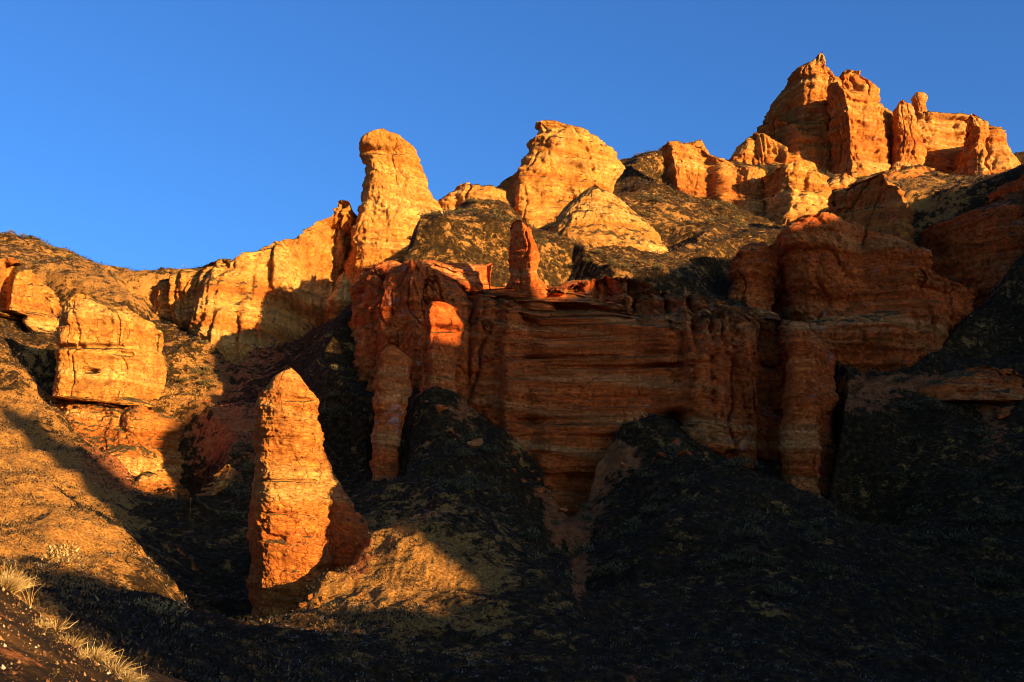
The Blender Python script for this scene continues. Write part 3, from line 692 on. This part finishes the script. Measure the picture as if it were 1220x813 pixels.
# left block
o_ = P(135, 480, 124)
t_ = root('rock_butte', o_, 'bright square block of banded sandstone on the left, on a crumbling base', 'butte')
rock('block', [(66, 474), (70, 420), (75, 380), (78, 357), (90, 348), (110, 352), (140, 362), (165, 372), (182, 374), (191, 382), (201, 394), (200, 420), (198, 445), (193, 474), (186, 486), (120, 480)], 122, 8, n=5, batter=0.1,
     relief=[(66, 5), (78, 1), (90, 0), (160, 0), (185, 1), (201, 5)], dents=[(130, 441, 9, 2.6, 1.2), (120, 412, 70, 2.5, 0.9), (175, 420, 12, 3, 1.2), (85, 375, 8, 12, 0.8)], mat=M_BUFF, parent=t_, origin=o_, amp=0.65, strata=0.8, step=1.1, veg=True)
rock('base', [(62, 500), (74, 476), (120, 483), (188, 486), (206, 498), (214, 545), (222, 600), (150, 612), (70, 560), (40, 520)], 115, 9, n=3.2, batter=0.5, relief=[(40, 6), (62, 4), (100, 1), (150, 0), (222, -3)], mat=M_ORANGE, parent=t_, origin=o_, amp=1.1, step=1.1, deep=2)

rock('rock_wall', [(-60, 310), (-20, 303), (10, 309), (36, 310), (50, 325), (68, 343), (77, 365), (73, 402), (55, 400), (20, 378), (-60, 372)], 144, 8, n=3, batter=0.25, relief=[(-60, 0), (22, 0), (30, 4), (36, 4), (42, 0), (76, 2)], mat=M_BUFF, deep=3,
     label='sunlit cleft rock wall at the left edge below the grassy hill', cat='rock wall')

# boulders and ledges in the ravine
for lab, ol, Y in (
    ('broad flat boulder under the left block, beside the ravine', [(120, 560), (124, 540), (140, 530), (165, 532), (173, 548), (168, 566), (140, 572)], 112),
    ('rounded boulder lowest in the sunlit rubble above the ravine', [(152, 590), (156, 572), (170, 562), (190, 566), (196, 580), (190, 600), (165, 604)], 104),
    ('small pale boulder at the tip of the sunlit rubble', [(182, 600), (185, 586), (200, 580), (214, 588), (218, 604), (200, 610)], 101)):
    rock('boulder', ol, Y, 2.0, n=2.5, batter=0.5, mat=M_ORANGE, amp=0.6, step=1.1, deep=1.5, label=lab, cat='boulder', ratio=0.9)
rock('rock_outcrop', [(226, 592), (236, 580), (256, 562), (270, 553), (283, 560), (278, 575), (266, 590)], 96, 1.8, n=2.2, batter=0.9, mat=M_ORANGE, amp=1.1, step=1.0, deep=1.5, jag=3.0,
     label='little sunlit ledge alone in the dark ravine left of the pillar', cat='rock outcrop')

# ------------------------------------------------------------------ plants
def leaf_cluster(n, flat=0.7, leaf=0.30, up=0.5, blade=2.2, r=None):
    r = r or rng
    d = r.normal(size=(n, 3)); d[:, 2] = np.abs(d[:, 2]) * flat + 0.05
    d /= np.linalg.norm(d, axis=1)[:, None]
    c = d * (r.random((n, 1)) ** 0.5) * np.array([1, 1, 0.85])
    ax = d + np.array([0, 0, up]) + r.normal(size=(n, 3)) * 0.6
    ax /= np.linalg.norm(ax, axis=1)[:, None]
    sd = np.cross(ax, r.normal(size=(n, 3))); sd /= np.linalg.norm(sd, axis=1)[:, None]
    L = leaf * (0.6 + 0.8 * r.random((n, 1)))
    w = L / blade
    v = np.stack([c - sd * w * 0.5, c + sd * w * 0.5, c + ax * L], 1)
    return v

templates = [leaf_cluster(12) for _ in range(12)]
def scatter(name, V, fc, count, rmin, rmax, dens_pow=1.0, nz_min=0.5, tone=0.35, clip_near=17.0, mask=None, label=None, cat=None):
    A, B, C_, D = V[fc[:, 0]], V[fc[:, 1]], V[fc[:, 2]], V[fc[:, 3]]
    nrm = np.cross(C_ - A, D - B); ar = np.linalg.norm(nrm, axis=1) / 2 + 1e-12
    nz = np.abs(nrm[:, 2]) / ar / 2
    c = (A + C_) / 2
    px = CX + F * c[:, 0] / np.maximum(c[:, 1], 0.5)
    w = ar * (nz > nz_min) * (c[:, 1] > clip_near) * (c[:, 1] < 240) * (np.abs(px - 610) < 760) / np.maximum(c[:, 1], 1) ** dens_pow
    if mask is not None: w = w * mask
    pick = rng.choice(len(fc), count, p=w / w.sum())
    u = rng.random((count, 1)); v = rng.random((count, 1))
    p = A[pick] * (1 - u) * (1 - v) + B[pick] * u * (1 - v) + C_[pick] * u * v + D[pick] * (1 - u) * v
    clump = pn(p[:, 0] * 0.35, p[:, 1] * 0.35, p[:, 2] * 0.35) + 0.6 * pn(p[:, 0] * 0.09, p[:, 1] * 0.09, p[:, 2] * 0.09)
    keep = clump + rng.normal(size=count) * 0.25 > -0.25
    p = p[keep]; pick = pick[keep]; clump = clump[keep]
    m = len(p)
    size = (rmin + (rmax - rmin) * rng.random(m) ** 2.2) * np.clip(p[:, 1] / 60, 0.6, 2.2) ** 0.5 * (1 + 0.5 * np.clip(clump, -0.5, 1))
    kind = rng.integers(0, len(templates), m)
    an = rng.random(m) * 6.283
    base = np.clip(tone + rng.normal(size=m) * 0.2 + (rng.random(m) < 0.14) * 0.5, 0, 0.9)
    dead = (rng.random(m) < 0.17) & (size < 0.28) & (p[:, 1] > 36)
    Vs = []; Ts = []
    for k, T in enumerate(templates):
        s = kind == k
        if not s.any(): continue
        q = T.reshape(1, -1, 3) * size[s][:, None, None]
        ca, sa = np.cos(an[s])[:, None], np.sin(an[s])[:, None]
        x = q[..., 0] * ca - q[..., 1] * sa; y = q[..., 0] * sa + q[..., 1] * ca
        Vs.append((np.stack([x, y, q[..., 2]], -1) + p[s][:, None]).reshape(-1, 3))
        tt = np.repeat(base[s][:, None], T.shape[0], 1) + rng.normal(size=(s.sum(), T.shape[0])) * 0.12
        tt = np.where(dead[s][:, None], 0.93 + 0.07 * rng.random(tt.shape), np.clip(tt, 0, 0.92))
        Ts.append(np.repeat(tt.ravel(), 3))
    Vs = np.concatenate(Vs); Ts = np.concatenate(Ts)
    o = make_mesh(name, Vs, None, np.arange(len(Vs)).reshape(-1, 3), mats=[M_COVER], smooth=False, attrs={'tone': Ts})
    return tag(o, label, cat, kind='stuff')

TV = np.stack([GX, GY, GZ], -1).reshape(-1, 3)
bq = bare.ravel()[tf[:, 0]]
scatter('ground_cover', TV, tf, 120000, 0.13, 0.50, dens_pow=1.0, nz_min=0.45, tone=0.22, mask=1 - 0.85 * np.clip(bq, 0, 1),
        label='low dry scrub and dead twigs speckling all the canyon slopes', cat='scrub')
RV = np.concatenate([v for v, f in ROCKS]); off = np.cumsum([0] + [len(v) for v, f in ROCKS[:-1]])
RF = np.concatenate([f + k for (v, f), k in zip(ROCKS, off)])
scatter('ground_cover', RV, RF, 14000, 0.12, 0.40, dens_pow=0.6, nz_min=0.80, tone=0.4, label='sparse scrub rooted on the flat rock tops and ledges', cat='scrub')

NB = (RR.ravel()[tf[:, 0]] < 7.5) & (RR.ravel()[tf[:, 0]] > 3)
def near_scatter():
    return scatter('ground_cover', TV, tf, 14000, 0.012, 0.045, dens_pow=0.5, nz_min=0.3, tone=0.62, clip_near=3.0, mask=NB.astype(float), label='dry twigs and dead leaves littering the near bank', cat='litter')
near_scatter()
def ground(x, y):
    return float(terrain_height(np.array([x]), np.array([y]))[0])

# fallen blocks at the foot of the cliffs
def block_mesh(seed, mat):
    r = np.random.default_rng(seed)
    n = 9
    g = np.linspace(-1, 1, n)
    V = []; Fc = []
    for ax in range(3):
        for sg in (-1, 1):
            U, W_ = np.meshgrid(g, g)
            q = np.zeros((n, n, 3)); q[..., ax] = sg; q[..., (ax + 1) % 3] = U; q[..., (ax + 2) % 3] = W_
            b0 = sum(len(v) for v in V); V.append(q.reshape(-1, 3)); i = np.arange(n * n).reshape(n, n) + b0
            f = np.stack([i[:-1, :-1], i[:-1, 1:], i[1:, 1:], i[1:, :-1]], -1).reshape(-1, 4)
            Fc.append(f if sg > 0 else f[:, ::-1])
    V = np.concatenate(V)
    sph = V / np.linalg.norm(V, axis=1)[:, None]
    V = V * 0.45 + sph * 0.6
    for k in range(7):                      # broken flat faces
        d = r.normal(size=3); d /= np.linalg.norm(d); c = r.uniform(0.45, 0.8)
        h = V @ d; V = V - np.clip(h - c, 0, None)[:, None] * d
    V = V * np.array([r.uniform(0.8, 1.2), r.uniform(0.7, 1.1), r.uniform(0.5, 0.8)])
    o3 = r.uniform(0, 50)
    V = V * (1 + 0.10 * fbm(V[:, 0] * 2 + o3, V[:, 1] * 2, V[:, 2] * 2, 4))[:, None]
    o = make_mesh('boulder', V, np.concatenate(Fc), mats=[mat])
    d = o.data; bpy.data.objects.remove(o)
    return d
red_blocks = [block_mesh(100 + k, M_RED) for k in range(4)]
buff_blocks = [block_mesh(120 + k, M_ORANGE) for k in range(3)]
def strew(label, group, meshes, path, count, smin, smax, spread):
    pa = np.array(path, float)
    for i in range(count):
        t = random.random() * (len(pa) - 1); k = int(t); q = pa[k] * (1 - t + k) + pa[k + 1] * (t - k)
        Y = q[1] - abs(random.gauss(0, spread)); x = (q[0] - CX) / F * Y + random.uniform(-1, 1)
        o = bpy.data.objects.new('boulder', random.choice(meshes)); SC.collection.objects.link(o)
        z = smin + (smax - smin) * random.random() ** 3
        o.location = (x, Y, ground(x, Y) + z * 0.15); o.scale = (z, z, z)
        o.rotation_euler = (random.uniform(-0.3, 0.3), random.uniform(-0.3, 0.3), random.uniform(0, 6.28))
        tag(o, label, 'boulder', group)
strew('fallen red block on the dark talus under the long red wall', 'fallen blocks under the long wall', red_blocks, [(495, 112), (560, 111), (640, 112), (690, 111), (740, 111), (800, 112), (870, 110), (930, 109), (985, 109)], 70, 0.18, 0.85, 3.5)
strew('loose orange stone on the slope around the square left block', 'loose stones around the left block', buff_blocks, [(90, 118), (140, 110), (205, 104), (230, 130), (260, 140)], 24, 0.15, 0.6, 3.0)
strew('loose stone at the foot of the lone pillar or on its mound', 'loose stones around the pillar', buff_blocks, [(310, 69), (350, 66.5), (400, 64), (440, 66)], 16, 0.08, 0.3, 2.0)

def shrub_mesh(n, seed, mat, leaf=0.22, tone=0.5):
    r = np.random.default_rng(seed)
    parts = []
    for k in range(7):
        c = r.normal(size=3) * np.array([0.42, 0.42, 0.18]) + np.array([0, 0, 0.28])
        parts.append(leaf_cluster(n // 7, 0.9, leaf / 0.5, 0.6, 2.6, r) * (0.45 + 0.2 * r.random()) + c)
    v = np.concatenate(parts).reshape(-1, 3)
    v[:, 2] = np.maximum(v[:, 2], -0.1)
    tn = np.repeat(np.clip(tone + r.normal(size=len(v) // 3) * 0.22, 0, 1), 3)
    me = make_mesh('shrub', v, None, np.arange(len(v)).reshape(-1, 3), mats=[mat], smooth=False, attrs={'tone': tn})
    d = me.data; bpy.data.objects.remove(me)
    return d

dark_shrubs = [shrub_mesh(210, 20 + i, M_BUSH, tone=0.45) for i in range(4)]
straw_shrubs = [shrub_mesh(420, 40 + i, M_STRAW, leaf=0.2) for i in range(3)]

def place_shrub(mesh, p, s, label, group, name='shrub', cat='shrub', squash=0.9):
    o = bpy.data.objects.new(name, mesh)
    SC.collection.objects.link(o)
    o.location = [float(c) for c in p]
    o.scale = (s, s, s * squash)
    o.rotation_euler = (0, 0, random.random() * 6.28)
    return tag(o, label, cat, group)

# shrubs along the skylines and on the benches: (group, label, pixel columns, distances, size)
def shrub_line(label, group, path, count, size, spread=2.0):
    pa = np.array(path, float)
    for i in range(count):
        t = random.random() * (len(pa) - 1); k = int(t); f = t - k
        q = pa[k] * (1 - f) + pa[k + 1] * f
        Y = q[1] + random.uniform(-spread, spread)
        x = (q[0] - CX) / F * Y + random.uniform(-0.5, 0.5)
        place_shrub(random.choice(dark_shrubs), (x, Y, ground(x, Y) - 0.05), size * random.uniform(0.6, 1.5), label, group)
shrub_line('small dark shrub on the grassy hill at the far left skyline', 'shrubs on the far left hill', [(5, 211), (40, 208), (65, 204), (100, 199), (140, 195), (180, 196)], 26, 0.8)
shrub_line('small dark shrub on the skyline between leaning slab and ledge', 'shrubs on the saddle skyline', [(745, 205), (785, 206)], 8, 0.8, 1.0)
shrub_line('dark shrub on the sunlit slope below the fluted ridge', 'shrubs below the fluted ridge', [(200, 135), (240, 148), (255, 140)], 16, 0.8, 9.0)
shrub_line('dark shrub on the scrubby brow above the long red wall', 'shrubs above the long wall', [(440, 134), (500, 145), (560, 150), (680, 141), (760, 140), (840, 146)], 85, 0.7, 5.0)
shrub_line('dark shrub on the bench under the long cracked ledge', 'shrubs on the high bench', [(760, 178), (800, 180), (850, 180), (890, 178)], 45, 0.8, 8.0)
shrub_line('dim shrub in the dark ravine behind the lone pillar', 'shrubs in the ravine', [(240, 100), (300, 118), (370, 126), (415, 122)], 30, 1.0, 12.0)
shrub_line('dim shrub on the shaded talus under the long red wall', 'shrubs on the talus', [(520, 104), (580, 98), (640, 94), (740, 96), (800, 96), (900, 88), (1000, 80)], 75, 1.0, 12.0)
shrub_line('dim shrub on the dark slope at the right edge', 'shrubs on the right slope', [(1040, 115), (1100, 110), (1160, 105), (1210, 95)], 45, 1.1, 16.0)

for px, py, Y, s, lab in ((178, 734, 30.6, 0.62, 'golden bush on the dark spur, the largest there'), (160, 728, 30.6, 0.40, 'pale leafless bush touching the largest golden bush'),
                          (222, 750, 31.4, 0.30, 'small golden bush right of the largest one on the dark spur'), (258, 768, 32.6, 0.22, 'tiny straw bush lowest on the dark spur'),
                          (76, 668, 64.0, 1.15, 'straw-coloured bush low on the sunlit left slope')):
    q = P(px, py, Y)
    place_shrub(random.choice(straw_shrubs), (q[0], Y, max(ground(q[0], Y), q[2]) - 0.05), s, lab, None)

for px, py, Y, s, lab in ((4, 706, 5.9, 0.13, 'rounded golden bush cut by the left edge on the near bank'), (112, 776, 5.75, 0.085, 'dense golden bush among the spiky straw on the near bank')):
    q = P(px, py, Y)
    place_shrub(straw_shrubs[0], (q[0], Y, ground(q[0], Y) - 0.01), s, lab, None)

# grass tufts on the near bank
def tuft_mesh(n, seed, length, spread, tone=0.45):
    r = np.random.default_rng(seed)
    V = []; Fq = []; T = []
    for i in range(n):
        a = r.random() * 6.283; lean = r.random() ** 0.7 * spread
        L = length * (0.55 + 0.6 * r.random()); w = 0.0020 * (0.6 + 0.7 * r.random())
        p = np.array([math.cos(a), math.sin(a), 0]) * r.random() * length * 0.28
        d = np.array([math.cos(a) * lean, math.sin(a) * lean, 1.0]); d /= np.linalg.norm(d)
        sd = np.cross(d, r.normal(size=3)); sd /= np.linalg.norm(sd)
        t0 = np.clip(tone + r.normal() * 0.3, 0, 1); bend = r.normal(size=3) * 0.22
        b0 = len(V)
        for k in range(5):
            f = k / 4
            c = p + d * L * f + np.array([math.cos(a), math.sin(a), -0.5]) * (f * f) * L * 0.22 * lean + r.normal(size=3) * 0.004 + bend * f * f * L
            ww = w * (1 - 0.8 * f)
            V += [c - sd * ww, c + sd * ww]; T += [t0 + 0.15 * f] * 2
            if k: Fq.append((b0 + 2 * k - 2, b0 + 2 * k - 1, b0 + 2 * k + 1, b0 + 2 * k))
    o = make_mesh('grass_tuft', np.array(V), np.array(Fq), mats=[M_STRAW], attrs={'tone': np.clip(T, 0, 1)})
    d = o.data; bpy.data.objects.remove(o)
    return d

for k, (px, Y, n, L, sp, lab) in enumerate((
        (6, 5.7, 1000, 0.105, 1.7, 'dense rounded golden tuft cut by the left edge of the picture'),
        (34, 5.8, 14, 0.17, 0.25, 'few tall bare stalks beside the dense rounded tuft'),
        (66, 5.7, 60, 0.11, 1.7, 'thin wispy tuft with curling blades on the near bank'),
        (108, 5.7, 620, 0.092, 2.2, 'largest spiky straw tuft in the middle of the near bank'),
        (134, 5.6, 300, 0.09, 2.2, 'spreading straw tuft just below the largest spiky tuft'),
        (160, 5.7, 380, 0.075, 1.4, 'short brush of grass lowest on the near bank'),
        (50, 5.4, 120, 0.06, 1.2, 'short sparse grass on the bare top of the near bank'),
        (84, 5.5, 160, 0.07, 1.8, 'small curled tuft between the wispy one and the largest spiky tuft'),
        (96, 5.2, 70, 0.05, 1.6, 'tiny tuft on the open soil below the largest spiky tuft'),
        (148, 5.5, 240, 0.08, 1.6, 'low bristly tuft near the bottom of the near bank'))):
    x = (px - CX) / F * Y
    o = bpy.data.objects.new('grass_tuft', tuft_mesh(n, 70 + k, L, sp))
    SC.collection.objects.link(o)
    o.location = (x, Y, ground(x, Y) - 0.01)
    tag(o, lab, 'grass tuft')

# pebbles on the near bank
def pebbles():
    r = np.random.default_rng(5)
    ico = np.array([(1, 0, 0), (-1, 0, 0), (0, 1, 0), (0, -1, 0), (0, 0, 1), (0, 0, -1)], float)
    tri = np.array([(0, 2, 4), (2, 1, 4), (1, 3, 4), (3, 0, 4), (2, 0, 5), (1, 2, 5), (3, 1, 5), (0, 3, 5)])
    V = []; Fc = []
    xs = []
    for i in range(1100):
        Y = r.uniform(3.6, 5.9); px = r.uniform(-20, 210)
        xs.append(((px - CX) / F * Y, Y))
    xs = np.array(xs); zs = terrain_height(xs[:, 0], xs[:, 1])
    for (x, y), z in zip(xs, zs):
        s = 0.0025 + 0.011 * r.random() ** 4
        q = ico * s * r.uniform(0.6, 1.3, size=(6, 3))
        Fc.append(tri + 6 * len(V)); V.append(q + np.array([x, y, z + s * 0.2]))
    m = N('pale_pebble'); g = m.n('ShaderNodeNewGeometry')
    m.put(m.b.inputs['Base Color'], m.ramp(g.outputs['Random Per Island'], [(0.0, (0.10, 0.035, 0.012)), (0.55, (0.26, 0.11, 0.04)), (0.85, (0.34, 0.20, 0.09)), (1.0, (0.55, 0.44, 0.29))]))
    o = make_mesh('gravel', np.concatenate(V), None, np.concatenate(Fc), mats=[m.m], smooth=False)
    tag(o, 'pale gravel strewn over the near bank', 'gravel', kind='stuff')
pebbles()
